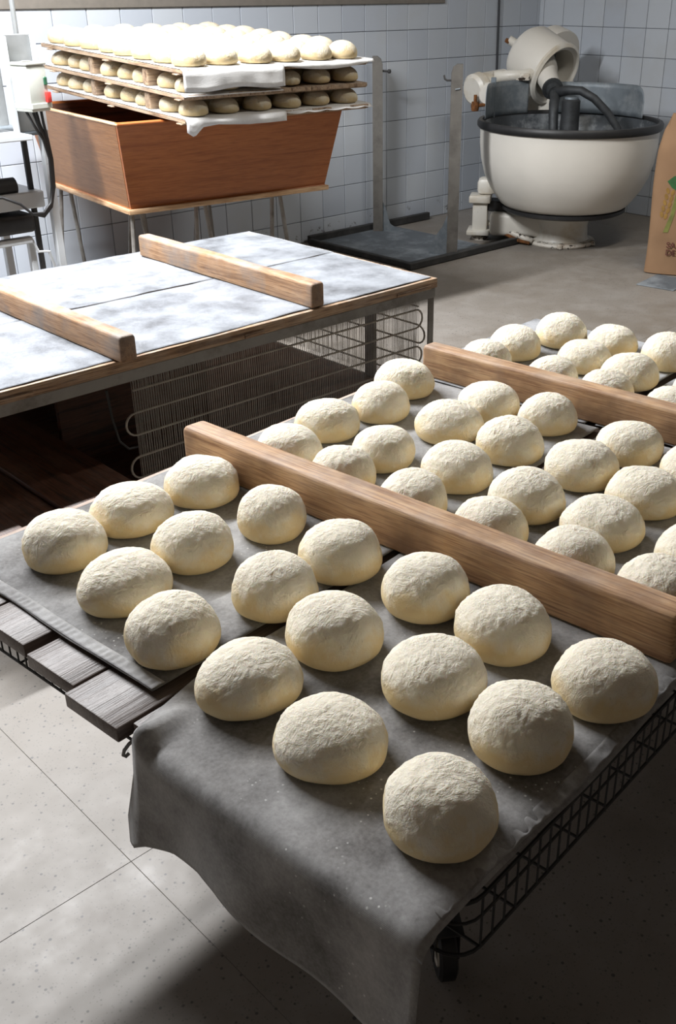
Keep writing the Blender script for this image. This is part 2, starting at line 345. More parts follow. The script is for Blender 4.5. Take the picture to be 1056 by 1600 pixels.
for side, pts in (('near', [(BA0 + .04 + .026 * i, BB0) for i in range(na)]), ('far', [(BA0 + .04 + .026 * i, BB1) for i in range(na)]), ('e1', [(BA0, BB0 + .04 + .026 * i) for i in range(nb)]), ('e2', [(BA1, BB0 + .04 + .026 * i) for i in range(nb)])):
    tag(part('basket_wires', wires(pts, .531, .625), M['darksteel'], cart), kind='stuff')
mb = MB()
for i in range(int((BA1 - BA0) / .08)): mb.tube([c1(BA0 + .04 + .08 * i, BB0, .531), c1(BA0 + .04 + .08 * i, BB1, .531)], .0022, 4, cap=False)
for i in range(int((BB1 - BB0) / .15)): mb.tube([c1(BA0, BB0 + .07 + .15 * i, .535), c1(BA1, BB0 + .07 + .15 * i, .535)], .0022, 4, cap=False)
tag(part('basket_floor', mb, M['darksteel'], cart), kind='stuff')
CP = [(1.02, .72), (1.02, 1.42), (2.42, .72), (2.42, 1.42)]
for (a, b) in CP:
    part('leg', MB().rbox(a - O1.x - .014, a - O1.x + .014, b - O1.y - .014, b - O1.y + .014, .17, .531, .003, 1), M['darksteel'], cart)
    cs = link('caster', None, cart, c1(a, b, 0), (0, 0, R(48)))
    part('tyre', MB().lathe([(.034, -.014), (.052, -.017), (.06, -.012), (.06, .012), (.052, .017), (.034, .014)], 24, Matrix.Translation((.02, 0, .06)) @ Matrix.Rotation(R(90), 4, 'X')), M['black'], cs)
    part('wheel_hub', MB().lathe([(0, -.016), (.034, -.016), (.036, -.012), (.036, .012), (.034, .016), (0, .016)], 24, Matrix.Translation((.02, 0, .06)) @ Matrix.Rotation(R(90), 4, 'X')), M['chipped'], cs)
    mb = MB(); 
    for s_ in (-1, 1): mb.rbox(-.005, .04, s_ * .023 - .0015, s_ * .023 + .0015, .05, .14, .001, 1)
    mb.rbox(-.03, .04, -.026, .026, .138, .142, .001, 1).tube([(0, 0, .14), (0, 0, .172)], .012, 8); part('fork', mb, M['darksteel'], cs)
for z in (.18,):
    part('lower_frame', MB().tube([c1(*CP[0], z), c1(*CP[2], z), c1(*CP[3], z), c1(*CP[1], z)], .011, 6, True), M['darksteel'], cart)
part('hook', MB().tube([c1(.655 + .006, 1.033, .62), c1(.64, 1.031, .619), c1(.63, 1.03, .614), c1(.627, 1.03, .607), c1(.631, 1.03, .602), c1(.637, 1.03, .604)], .0028, 6), M['steel'], cart)

deck = thing('plank_deck', 'dark worn planks laid side by side over the wire trolley, ends staggered', 'board', T1(1.7, 1.07, .626), R1)
pl = [(.49, .622, .64, 0), (.627, .758, .648, 0), (.764, .893, .643, 0), (.898, 1.03, .65, 0), (1.036, 1.166, .626, 0), (1.17, 1.298, .645, .001), (1.316, 1.45, .652, .006), (1.458, 1.59, .69, .004), (1.596, 1.684, .66, .001)]
for i, (b0, b1, a0, dz) in enumerate(pl):
    part('plank', MB().rbox(a0 - O1.x, 2.72 + rnd.uniform(-.01, .01) - O1.x, b0 - O1.y, b1 - O1.y, dz, dz + .026, .0025, 2), M['plank'] if i < 8 else M['plank_rim'], deck)

ZT = .6605
def hem_z(b):
    T = [(.46, .452), (.56, .461), (.64, .482), (.71, .492), (.77, .503), (.81, .515), (.85, .519), (.915, .504), (.977, .472), (1.03, .425)]
    if b <= T[0][0]: return T[0][1]
    for (p, q), (r, s) in zip(T, T[1:]):
        if b <= r: return q + (s - q) * (b - p) / (r - p)
    return T[-1][1]
def nz(x, y, s, k=0): return noise.noise(Vector((x * s + k, y * s, k * 1.3)))
FA = .633                                                      # the plank ends the draped cloth folds over
def drape(u, v):
    b = .464 + .570 * v
    edge = max(0, 1 - abs(b - .998) / .038); sag = max(0, .488 - b) * .45
    top_len = 2.045 - FA; L = top_len + .03 + .24; d = u * L
    if u > 1 - 1e-9: d = L
    if d < top_len:
        a = 2.045 - d; z = ZT + .0016 * nz(a, b, 9, 1) + .001 - sag
        near = max(0, 1 - (a - FA) / .16); z += .030 * edge * max(0, 1 - (a - FA) / .10)
        bb = b + .004 * math.sin(a * 11) * (1 if v < .02 or v > .98 else 0) - (.035 * near * (v ** 6))
        return (a, bb, z)
    d -= top_len; hz = hem_z(b); full = ZT - hz
    s = d / (L - top_len) * (full + .015)
    rad = .022; arc = rad * math.pi / 2
    lift = .030 * edge; turn = .030 * max(0, v - .93) / .07
    if s < arc:
        t = s / rad; a = FA - rad * math.sin(t); z = ZT + .001 - rad * (1 - math.cos(t)) + lift - sag; a += turn * min(1, s / arc)
    else:
        q = s - arc; a = FA - rad - q * .06 - .010 * math.sin(b * 17 + 1.2) * min(1, q / .1) + turn; z = ZT + .001 - rad - q + lift * max(0, 1 - q / .08)
    bb = b - .035 * v ** 6 * max(0, 1 - s / .2) + .03 * max(0, v - .8) / .2 * min(1, s / .2) * .5
    return (a, bb, z)
def cloth_obj(name, fn, nx, ny, mat, org, rot, label, cat, group=None, th=.0016, off=1):
    mb = MB(); mb.grid(nx, ny, lambda u, v: tuple(Vector(fn(u, v)) - Vector(org)))
    me = bpy.data.meshes.new(name); me.from_pydata(mb.v, [], mb.f); me.materials.append(mat); me.shade_smooth()
    loc = T1(org[0], org[1], org[2]) if rot == R1 else org
    o = link(name, me, None, loc, (0, 0, rot)); solid(o, th, 0); return tag(o, label, cat, group)
cloth_obj('linen_cloth', drape, 150, 46, M['cloth2'], (1.3, .76, ZT), R1, 'grey floured linen cloth hanging down over the near end of the planks', 'cloth')
def flat(a0, a1, b0, b1, k, wob=.006, fray=0):
    def fn(u, v):
        a = a0 + (a1 - a0) * u; b = b0 + (b1 - b0) * v
        a += wob * nz(b, k, 6, k) * (1 - u) + wob * nz(b, k + 3, 6, k) * u; b += wob * nz(a, k + 7, 4, k) * (1 - v) + wob * nz(a, k + 9, 4, k) * v
        z = ZT + .001 + .0018 * (.5 + nz(a, b, 10, k))
        return (a, b, z)
    return fn
cloth_obj('linen_cloth', flat(.708, 2.04, 1.056, 1.655, 1), 110, 50, M['cloth1'], (1.37, 1.355, ZT), R1, 'grey linen cloth with stitched hem lying beside the draped cloth, dark plank ends showing', 'cloth')
cloth_obj('linen_cloth', flat(2.056, 2.715, .49, 1.075, 4), 60, 50, M['cloth3'], (2.4, .78, ZT), R1, 'floured linen cloth beyond the second bar, on the basket-rail side', 'cloth')
cloth_obj('linen_cloth', flat(2.048, 2.71, 1.10, 1.665, 6), 60, 50, M['cloth3'], (2.4, 1.38, ZT), R1, 'floured linen cloth beyond the second bar, on the far cart side', 'cloth')
# puckered hem bands sewn along the cloth edges
cl = [o for o in COL.objects if o.name.startswith('linen_cloth')]
def hem_band(o, org, fn, n):
    mb = MB().grid(n, 5, lambda u, v: tuple(Vector(fn(u, v)) - Vector(org))); h = part('hem', mb, M['hem'] if n == 420 else M['cloth2'], o, True); solid(h, .0008, 0)
hem_band(cl[1], (1.37, 1.355, ZT), lambda u, v: (.709 + .024 * v + .004 * nz(1.06 + .59 * u, 1, 6, 1), 1.058 + .594 * u, ZT + .0040 + .0007 * math.sin(u * 210 + 2 * math.sin(u * 31)) * math.sin(math.pi * v)), 420)
hem_band(cl[0], (1.3, .76, ZT), lambda u, v: (.66 + 1.36 * u, .468 + .020 * v + .004 * math.sin((.66 + 1.36 * u) * 11), ZT + .0012 - .006 * (1 - v) + .0016 * math.sin(u * 300 + 3 * math.sin(u * 37)) * math.sin(math.pi * v)), 620)

def bar_mesh(L, W, Hh, seed, mat):
    """a hand-planed bar along local X with worn rounded edges"""
    rr = random.Random(seed); mb = MB(); n = 40; prof = []
    r = min(W, Hh) * .2
    for (cx_, cz_, s0) in ((W / 2 - r, Hh - r, 0), (-W / 2 + r, Hh - r, 90), (-W / 2 + r * .5, r * .5, 180), (W / 2 - r * .5, r * .5, 270)):
        q = r if s0 < 180 else r * .5
        for k in range(5):
            t = R(s0 + 90 * k / 4); prof.append((cx_ + q * math.cos(t), cz_ + q * math.sin(t)))
    m = len(prof); V = []; F = []
    for i in range(n + 1):
        x = -L / 2 + L * i / n; s = 1.0
        for (py, pz) in prof:
            d = .0016 * noise.noise(Vector((x * 5, py * 30, pz * 30 + seed)))
            V.append((x, py * (1 + d * 8), max(0, pz + (d if pz > .02 else 0))))
    for i in range(n):
        for j in range(m): F.append((i * m + j, i * m + (j + 1) % m, (i + 1) * m + (j + 1) % m, (i + 1) * m + j))
    for end, sg in ((0, -1), (n, 1)):                          # rounded ends
        base = [V[end * m + j] for j in range(m)]; c = Vector((sum(p[1] for p in base) / m, sum(p[2] for p in base) / m)); prev = [end * m + j for j in range(m)]
        for (dx, sc) in ((.006, .96), (.009, .86)):
            idx = []
            for p in base: V.append((p[0] + sg * dx, c.x + (p[1] - c.x) * sc, max(0, c.y + (p[2] - c.y) * sc))); idx.append(len(V) - 1)
            for j in range(m): F.append((prev[j], prev[(j + 1) % m], idx[(j + 1) % m], idx[j]))
            prev = idx
        F.append(tuple(prev))
    return mb.add(V, F).mesh('spacer_bar', mat, 50)
def bar1(a, b0, b1, W, Hh, seed, label):
    o = link('spacer_bar', bar_mesh(b1 - b0, W, Hh, seed, M['bar']), None, T1(a, (b0 + b1) / 2, ZT + .0035), (0, 0, R1 + R(90))); return tag(o, label, 'wooden bar')
bar1(1.297, .50, 1.64, .062, .090, 3, 'long worn wooden bar across the dough deck next to the draped cloth')
bar1(2.083, .50, 1.60, .052, .085, 8, 'wooden bar across the dough deck past the middle rows')

# ------------------------------------------------------------------ dough balls
def loaf_mesh(seed, mat, fine=True):
    prof = [(.0, 0), (.55, 0), (.78, .005), (.88, .035), (.95, .09), (.99, .18), (1, .28), (.985, .4), (.95, .52), (.89, .63), (.80, .74), (.69, .83), (.56, .90), (.41, .95), (.26, .98), (.12, .997), (0, 1)]
    # resample smoothly
    n = 84 if fine else 32; rows = 46 if fine else 16; V = []; F = []; L = [0]
    for p, q in zip(prof, prof[1:]): L.append(L[-1] + math.hypot(p[0] - q[0], p[1] - q[1]))
    def at(s):
        s *= L[-1]
        for i in range(len(L) - 1):
            if s <= L[i + 1] + 1e-9:
                f = (s - L[i]) / (L[i + 1] - L[i]); return prof[i][0] + (prof[i + 1][0] - prof[i][0]) * f, prof[i][1] + (prof[i + 1][1] - prof[i][1]) * f
        return prof[-1]
    rr = random.Random(seed); el = rr.uniform(.96, 1.05); off = Vector((seed * 5.3, seed * 2.1, seed * 7.7))
    for i in range(1, rows):
        r, z = at(.12 + .88 * i / rows)
        for j in range(n):
            t = 2 * math.pi * j / n; d = Vector((r * math.cos(t), r * math.sin(t), z))
            low = noise.noise(d * 1.1 + off); k = min(1, max(0, z - .02) / .3)
            lum = 1 + .05 * low + .03 * noise.noise(d * 2.3 + off)
            wr = 0
            if fine:
                q = d * 4.2 + off; q += Vector((noise.noise(q * .7), noise.noise(q * .7 + Vector((9, 0, 0))), 0)) * .9
                ridge = 1 - abs(noise.noise(q)) * 2; mask = min(1, max(0, (noise.noise(d * 1.7 - off) + .25) * 1.6)) * (z > .25)
                wr = (.034 * max(0, ridge - .45) * mask + .012 * noise.noise(d * 9 + off)) * min(1, max(0, z - .2) / .3)
            V.append((d.x * lum * el + d.x * wr, d.y * lum / el + d.y * wr, max(0, z * (1 + .045 * low * k) + wr * .7 * k)))
    V.append((0, 0, 1 + .02 * noise.noise(off))); top = len(V) - 1; V.append((0, 0, 0)); bot = len(V) - 1
    for i in range(rows - 2):
        for j in range(n): F.append((i * n + j, i * n + (j + 1) % n, (i + 1) * n + (j + 1) % n, (i + 1) * n + j))
    for j in range(n): F.append(((rows - 2) * n + j, (rows - 2) * n + (j + 1) % n, top)); F.append(((j + 1) % n, j, bot))
    return MB().add(V, F).mesh('dough_ball', mat, True)
LM = [loaf_mesh(s, M['dough']) for s in range(1, 11)]
LF = [(0.7674, 0.5595, 0.0737, 0.0877), (0.7792, 0.7558, 0.0777, 0.0734), (0.9587, 0.5683, 0.0737, 0.0917), (1.1292, 0.5325, 0.0763, 0.0861), (0.7973, 0.9375, 0.0789, 0.0776), (0.9756, 0.7311, 0.0797, 0.0813), (1.1501, 0.7278, 0.0783, 0.0876), (0.9651, 0.9205, 0.0761, 0.0914), (0.8005, 1.1175, 0.0745, 0.0909), (1.1602, 0.8908, 0.0755, 0.0889), (0.9929, 1.0857, 0.0731, 0.0907), (0.8474, 1.2989, 0.0805, 0.0792), (1.0, 1.3117, 0.0744, 0.087), (1.1545, 1.0824, 0.0756, 0.0916), (1.1768, 1.2821, 0.0695, 0.0881), (0.8611, 1.4952, 0.0767, 0.0864), (1.0143, 1.5108, 0.0782, 0.0794), (1.1857, 1.4982, 0.0767, 0.0837),
      (1.410, 0.590, 0.073, 0.088), (1.412, 0.752, 0.073, 0.088), (1.5572, 0.7809, 0.080, 0.0763), (1.411, 0.934, 0.072, 0.088), (1.5585, 0.9515, 0.0773, 0.0861), (1.409, 1.1204, 0.072, 0.088), (1.5831, 1.1405, 0.0791, 0.0837), (1.41, 1.3067, 0.071, 0.088), (1.5516, 1.3205, 0.071, 0.0826), (1.418, 1.4758, 0.074, 0.088), (1.5942, 1.5283, 0.0771, 0.0823), (1.7619, 1.5045, 0.072, 0.0849), (1.928, 1.5655, 0.0785, 0.0833), (1.7715, 1.303, 0.0782, 0.0815), (1.7657, 1.1288, 0.0762, 0.0877), (1.9446, 1.3105, 0.078, 0.0798), (1.9573, 1.1503, 0.0699, 0.084), (1.7601, 0.9431, 0.0804, 0.0846), (1.9315, 0.922, 0.0757, 0.0797), (1.7307, 0.7809, 0.0768, 0.0813), (1.905, 0.7502, 0.073, 0.085), (1.5656, 0.592, 0.073, 0.086), (1.735, .598, .074, .085), (1.91, .58, .074, .084),
      (2.187, 1.4936, 0.071, 0.088), (2.3597, 1.5129, 0.076, 0.0845), (2.5369, 1.4671, 0.0747, 0.0899), (2.187, 1.2828, 0.071, 0.088), (2.3859, 1.3, 0.0715, 0.0803), (2.5723, 1.3191, 0.0731, 0.0745), (2.187, 1.1244, 0.071, 0.088), (2.3607, 1.1528, 0.078, 0.0801), (2.555, 1.1393, 0.0722, 0.0914), (2.36, 0.9478, 0.0742, 0.088), (2.19, .945, .073, .085), (2.19, .76, .074, .084), (2.37, .76, .075, .086), (2.55, .95, .074, .085), (2.55, .77, .074, .085)]
lr = random.Random(11)
LF = [list(q) for q in LF]
for _ in range(12):                                            # neighbours may touch but not sink into each other
    for i in range(len(LF)):
        for j in range(i):
            p, q = LF[i], LF[j]; dx, dy = p[0] - q[0], p[1] - q[1]; d = math.hypot(dx, dy); m_ = (p[2] + q[2]) * 1.045
            if d < m_:
                k = (m_ - d) / d / 2; p[0] += dx * k; p[1] += dy * k; q[0] -= dx * k; q[1] -= dy * k
ORD = ['first', 'second', 'third', 'fourth', 'fifth', 'sixth', 'seventh', 'eighth']
def rank(v, cuts): return sum(v > c for c in cuts)
for i, (a, b, r, h) in enumerate(LF):
    o = link('dough_ball', LM[(i * 7 + 3) % 10], None, T1(a, b, ZT + .0042), (0, 0, lr.uniform(0, 6.28)), (r, r, h))
    if i < 18:
        ra = rank(a, (.89, 1.08)); rb = rank(b, (.65, .83, 1.0, 1.2, 1.40))
        lab = ('floured dough ball by the plank ends, ' if ra == 0 else 'floured dough ball midway between plank ends and worn bar, ' if ra == 1 else 'floured dough ball right beside the worn bar, ') + ORD[rb] + (' from basket rail' if ra == 1 else ' from the basket rail')
        g = 'dough balls between the plank ends and the worn bar'
    elif i < 42:
        ra = rank(a, (1.49, 1.67, 1.85)); rb = rank(b, (.67, .86, 1.04, 1.22, 1.40))
        lab = 'dough ball between the bars, %s row past the worn bar, %s from basket rail' % (ORD[ra], ORD[rb]); g = 'dough balls between the two bars'
    else:
        ra = rank(a, (2.28, 2.46)); rb = rank(b, (.85, 1.04, 1.22, 1.40))
        lab = 'dough ball beyond both bars, %s row past them, %s from basket rail' % (ORD[ra], ORD[rb]); g = 'dough balls past the second bar'
    tag(o, lab, 'dough', g)

# ------------------------------------------------------------------ far cart: condenser-grille rack with plank top
X0, X1, Y0, Y1 = .86, 2.815, 2.60, 3.745; Z2 = .62
rk = thing('grille_cart', 'grey steel rack cart with wire grille sides and floured cloth top', 'cart', (1.84, 3.17, 0))
OX, OY = 1.84, 3.17
for (x, y) in ((X0 + .02, Y0 + .012), (X1 - .018, Y0 + .012), (X0 + .02, Y1 - .02), (X1 - .018, Y1 - .02)):
    mb = MB(); sx = 1 if x > OX else -1; sy = 1 if y > OY else -1
    mb.rbox(x - OX - .015, x - OX + .015, y - OY + sy * .012 - .003, y - OY + sy * .012 + .003, .1, .581, .001, 1); mb.rbox(x - OX + sx * .012 - .003, x - OX + sx * .012 + .003, y - OY - .012, y - OY + .012, .1, .581, .001, 1)
    part('corner_post', mb, M['steel'], rk)
    cs = link('caster', None, rk, (x - OX, y - OY, 0), (0, 0, R(20)))
    part('tyre', MB().lathe([(.03, -.014), (.046, -.014), (.048, 0), (.046, .014), (.03, .014)], 20, Matrix.Translation((.015, 0, .048)) @ Matrix.Rotation(R(90), 4, 'X')), M['black'], cs)
    part('fork', MB().rbox(-.02, .035, -.02, .02, .098, .104, .001, 1).rbox(0, .03, -.021, -.018, .04, .1, .001, 1).rbox(0, .03, .018, .021, .04, .1, .001, 1), M['steel'], cs)
for (a0, a1, b0, b1) in ((X0, X1, Y0 - .006, Y0 + .002), (X0, X1, Y1 - .002, Y1 + .006), (X0 - .004, X0 + .004, Y0, Y1), (X1 - .004, X1 + .004, Y0, Y1)):
    for z0, z1 in ((.545, .582), (.11, .14)): part('rail', MB().rbox(a0 - OX, a1 - OX, b0 - OY, b1 - OY, z0, z1, .0015, 1), M['steel'], rk)
def serp(ax_, p0, p1, q, zs, r=.0038):
    """one continuous serpentine tube"""
    P = []; zs = list(zs)
    for i, z in enumerate(zs):
        a, b = (p0, p1) if i % 2 == 0 else (p1, p0); P += [(a, z), (b, z)]
        if i + 1 < len(zs):
            h = (z - zs[i + 1]) / 2; sg = 1 if b == p1 and p1 > p0 or (b == p0 and p0 > p1) else -1
            for k in range(1, 8):
                t = math.pi * k / 8; P.append((b + sg * h * math.sin(t), z - h + h * math.cos(t)))
    return MB().tube([((u, q, z) if ax_ == 'x' else (q, u, z)) for u, z in P], r, 6)
def grille(ax_, p0, p1, q, z_top, z_bot, zs, step=.0085):
    g = link('wire_grille', None, rk, (0, 0, 0))
    part('serpentine_tube', serp(ax_, p0, p1, q, zs), M['wire'], g, True)
    mb = MB(); n = int(abs(p1 - p0) / step); gr = random.Random(int(q * 100))
    for i in range(n + 1):
        u = p0 + (p1 - p0) * i / n
        for s_ in (-.0045, .0045):
            d = gr.uniform(-.0012, .0012); P = [(u + d, q + s_, z_top), (u - d, q + s_, (z_top + z_bot) / 2), (u + d, q + s_, z_bot)]
            if ax_ == 'y': P = [(b, a, c) for a, b, c in P]
            mb.tube(P, .0008, 3, cap=False)
    tag(part('grille_wires', mb, M['wire'], g, False), kind='stuff'); return g
grille('x', 1.49 - OX, 2.735 - OX, Y0 + .02 - OY, .545, .17, [.505 - .073 * k for k in range(5)])
grille('y', 2.66 - OY, 3.70 - OY, X1 - .025 - OX, .545, .17, [.50 - .073 * k for k in range(5)])
part('hose', MB().tube([(1.40 - OX, 2.615 - OY, .53), (1.405 - OX, 2.612 - OY, .44), (1.42 - OX, 2.612 - OY, .36), (1.45 - OX, 2.615 - OY, .325), (1.485 - OX, 2.62 - OY, .32)], .004, 6), M['darksteel'], rk)
part('middle_post', MB().rbox(2.78 - OX, 2.80 - OX, 2.90 - OY, 2.955 - OY, .12, .545, .002, 1), M['steel'], rk)
part('back_panel', MB().rbox(1.42 - OX, 2.02 - OX, 3.0 - OY, 3.02 - OY, .14, .545, .003, 1), M['deck'], rk)
part('bottom_panel', MB().rbox(X0 + .02 - OX, X1 - .03 - OX, Y0 + .03 - OY, Y1 - .03 - OY, .141, .15, .002, 1), M['deck'], rk)
part('side_panel', MB().rbox(X0 + .03 - OX, 2.12 - OX, Y1 - .03 - OY, Y1 - .018 - OY, .151, .545, .003, 1), M['deck'], rk)  # added dark panel, blocks the lit floor behind the cart
# planks on the lower level
r3 = random.Random(9)
low = thing('lower_planks', 'dark reddish planks laid crosswise inside the grille cart, poking out below its top', 'board', (1.13, 2.98, .151))
for k, x0 in enumerate((.862, .987, 1.112, 1.237)):
    part('plank', MB().rbox(-.68, .68, -.0605, .0605, 0, .03, .004, 2), M['deck'], low, 30, (x0 + .062 - 1.13, r3.uniform(-.03, .03), .119 + (.008, 0, .012, .003)[k]), (0, 0, R(90)))
    part('plank', MB().rbox(-.62, .62, -.0605, .0605, 0, .03, .004, 2), M['deck'], low, 30, (x0 + .062 - 1.13, r3.uniform(-.03, .03), .085 + (.002, 0, .003, .001)[k]), (0, 0, R(90)))
for y_ in (-.28, .45): part('bearer', MB().rbox(-.26, .24, y_ - .03, y_ + .03, 0, .084, .004, 1), M['deck'], low)
top2 = thing('plank_board', 'weathered plank top with splintered edges resting on the grille cart', 'board', (OX, OY, .5825))
ny = 8; wy = (Y1 - Y0 + .02) / ny
for i in range(ny):
    part('plank', MB().rbox(X0 - OX - .01, X1 - OX + .006, Y0 - .012 - OY + wy * i + .001, Y0 - .012 - OY + wy * (i + 1) - .001, 0, .0365, .004, 2), M['edgewood'], top2)
for (x0, x1) in ((1.0, 1.16), (1.9, 1.98), (2.60, 2.78)): part('splinter_strip', MB().rbox(x0 - OX, x1 - OX, Y0 - .017 - OY, Y0 - .0125 - OY, .002, .016, .001, 1), M['edgewood'], top2)
def flat2(x0, x1, y0, y1, k):
    def fn(u, v):
        x = x0 + (x1 - x0) * u; y = y0 + (y1 - y0) * v
        y += (.008 * nz(x, k, 3, k) + .003 * nz(x, k, 17, k)) * (1 - v) + (.006 * nz(x, k + 5, 3, k) + .003 * nz(x, k, 15, k + 2)) * v; x += .008 * nz(y, k, 5, k)
        return (x, y, Z2 + .001 + .003 * (.5 + nz(x, y, 7, k)))
    return fn
cloth_obj('linen_cloth', flat2(.87, 2.80, Y0 + .004, 3.160, 11), 120, 40, M['cloth4'], (1.84, 2.88, Z2), 0, 'thickly floured grey cloth on the grille cart, along its grille side', 'cloth')
cloth_obj('linen_cloth', flat2(.87, 2.81, 3.170, Y1 - .006, 13), 120, 40, M['cloth4'], (1.84, 3.45, Z2), 0, 'thickly floured grey cloth on the grille cart, on the side toward the trough', 'cloth')
def bar2(x, y0, y1, W, Hh, seed, rz, label):
    tag(link('spacer_bar', bar_mesh(y1 - y0, W, Hh, seed, M['bar2']), None, (x, (y0 + y1) / 2, Z2 + .005), (0, 0, R(90) + rz)), label, 'wooden bar')
bar2(1.446, 2.555, 3.64, .054, .080, 21, R(.6), 'pale floured wooden bar on the grille cart, over the plank-filled end')
bar2(2.222, 2.600, 3.66, .056, .084, 22, 0, 'pale floured wooden bar on the grille cart, toward the steel posts')

# ------------------------------------------------------------------ dough trough on splayed legs
tr = thing('dough_trough', 'varnished orange-brown wooden dough trough on splayed metal legs', 'trough', (3.155, 4.735, 0), R(-7))
bxa, bxb, bya, byb, txa, txb, tya, tyb = -.545, .55, -.505, .485, -.625, .585, -.635, .52; zb, zt = .672, 1.064
def panel(A, th, T=None):
    """four corners, thickened along the face normal"""
    A = [Vector(v) for v in A]; n = (A[1] - A[0]).cross(A[3] - A[0]).normalized() * th
    V = A + [v + n for v in A]
    if T: V = [T @ v for v in V]
    return MB().add(V, [(0, 1, 2, 3), (7, 6, 5, 4), (0, 4, 5, 1), (1, 5, 6, 2), (2, 6, 7, 3), (3, 7, 4, 0)])
part('front_board', panel(((bxb, bya, zb), (bxa, bya, zb), (txa, tya, zt), (txb, tya, zt)), .024), M['trough'], tr, False)
part('back_board', panel(((bxa, byb, zb), (bxb, byb, zb), (txb, tyb, zt), (txa, tyb, zt)), .024), M['trough'], tr, False)
rot90 = (0, 0, R(90)); U90 = Matrix.Rotation(R(-90), 4, 'Z')
part('end_board', panel(((bxa, bya + .02, zb), (bxa, byb - .02, zb), (txa, tyb - .02, zt), (txa, tya + .02, zt)), .024, U90), M['trough_side'], tr, False, (0, 0, 0), rot90)
part('end_board', panel(((bxb, byb - .02, zb), (bxb, bya + .02, zb), (txb, tya + .02, zt), (txb, tyb - .02, zt)), .024, U90), M['trough_side'], tr, False, (0, 0, 0), rot90)
LI = .026  # inset of added dark sheets that stand in for shade inside the trough
part('inner_shade_sheet', panel(((bxb - LI, bya + LI, zb + .01), (bxa + LI, bya + LI, zb + .01), (txa + LI, tya + LI, zt - .006), (txb - LI, tya + LI, zt - .006)), .004), M['deck'], tr, False)
part('inner_shade_sheet', panel(((bxa + LI, byb - LI, zb + .01), (bxb - LI, byb - LI, zb + .01), (txb - LI, tyb - LI, zt - .006), (txa + LI, tyb - LI, zt - .006)), .004), M['deck'], tr, False)
part('inner_shade_sheet', panel(((bxa + LI, bya + LI, zb + .01), (bxa + LI, byb - LI, zb + .01), (txa + LI, tyb - LI, zt - .006), (txa + LI, tya + LI, zt - .006)), .004), M['deck'], tr, False)
part('inner_shade_sheet', panel(((bxb - LI, byb - LI, zb + .01), (bxb - LI, bya + LI, zb + .01), (txb - LI, tya + LI, zt - .006), (txb - LI, tyb - LI, zt - .006)), .004), M['deck'], tr, False)
part('bottom_board', MB().rbox(bxa - .005, bxb + .005, bya - .005, byb + .005, zb - .012, zb + .008, .003, 1), M['trough'], tr)
for y in (bya - .018, byb): part('base_moulding', MB().rbox(bxa - .018, bxb + .018, y, y + .018, zb - .02, zb + .004, .005, 2), M['trough_rim'], tr)
for x in (bxa - .009, bxb + .009): part('base_moulding', MB().rbox(bya, byb, -.009, .009, zb - .02, zb + .004, .005, 2), M['trough_rim'], tr, 30, (x, 0, 0), rot90)
for x in (txa + .01, txb - .01): part('rim_cap', MB().rbox(tya, tyb, -.013, .013, zt - .004, zt + .004, .002, 1), M['trough_rim'], tr, 30, (x, 0, 0), rot90)
for y in (tya + .01, tyb - .01): part('rim_cap', MB().rbox(txa, txb, -.013, .013, zt - .004, zt + .004, .002, 1), M['trough'], tr, 30, (0, y, 0))
for (x, y) in ((-.50, -.46), (-.13, -.40), (.30, -.42), (-.50, .42), (-.1, .42), (.32, .42)):
    for s_ in (-1, 1): part('leg', MB().tube([(x + s_ * .022, y, zb - .012), (x + s_ * .085, y + math.copysign(.05, y), .0)], .011, 8), M['steel'], tr)
    part('leg_bracket', MB().rbox(x - .045, x + .045, y - .02, y + .02, zb - .026, zb - .0125, .002, 1), M['steel'], tr)

# ------------------------------------------------------------------ proofing boards stacked on the trough
SR = R(-2.8); TILT = R(2.6); BW, BL = 1.05, 1.345
SM0 = Matrix.Rotation(SR, 4, 'Z') @ Matrix.Rotation(TILT, 4, 'X')
def stackM(z): return Matrix.Translation((2.66, 3.95, z)) @ SM0
def put(name, me, M4, label, cat, group=None):
    o = link(name, me); o.matrix_world = M4; return tag(o, label, cat, group)
LS = [loaf_mesh(s, M['dough_dim'], False) for s in range(21, 27)]
bar_sp = bar_mesh(1.0, .045, .0735, 31, M['shelfwood'])
plank_me = {}
def sboard(z, label):
    t = tag(link('proofing_board', None), label, 'board', None); t.matrix_world = stackM(z)
    n = 9; w_ = BW / n; pr_ = random.Random(int(z * 100))
    for i in range(n):                                        # planks run front to back; built along X then turned
        o = part('plank', MB().rbox(-BL / 2, BL / 2 + pr_.uniform(-.006, .004), -w_ / 2 + .0015, w_ / 2 - .0015, -.018, 0, .002, 1), M['shelfwood'], t, 30, (w_ * (i + .5), BL / 2, pr_.uniform(-.001, 0)), (0, 0, R(-90)))
    for v_ in (.04, .66, 1.24): part('batten', MB().rbox(-.01, BW + .004, v_ - .022, v_ + .022, -.0245, -.0192, .001, 1), M['shelfwood'], t)
    return t
ZS = [1.088, 1.186, 1.288]
names = ['lowest proofing board of the stack, resting on the trough rim', 'middle proofing board of the stack over the trough', 'topmost proofing board of the stack, covered in bare dough balls']
rows = [.085, .235, .455, .60, .745, .97, 1.115, 1.26]; sr = random.Random(77)
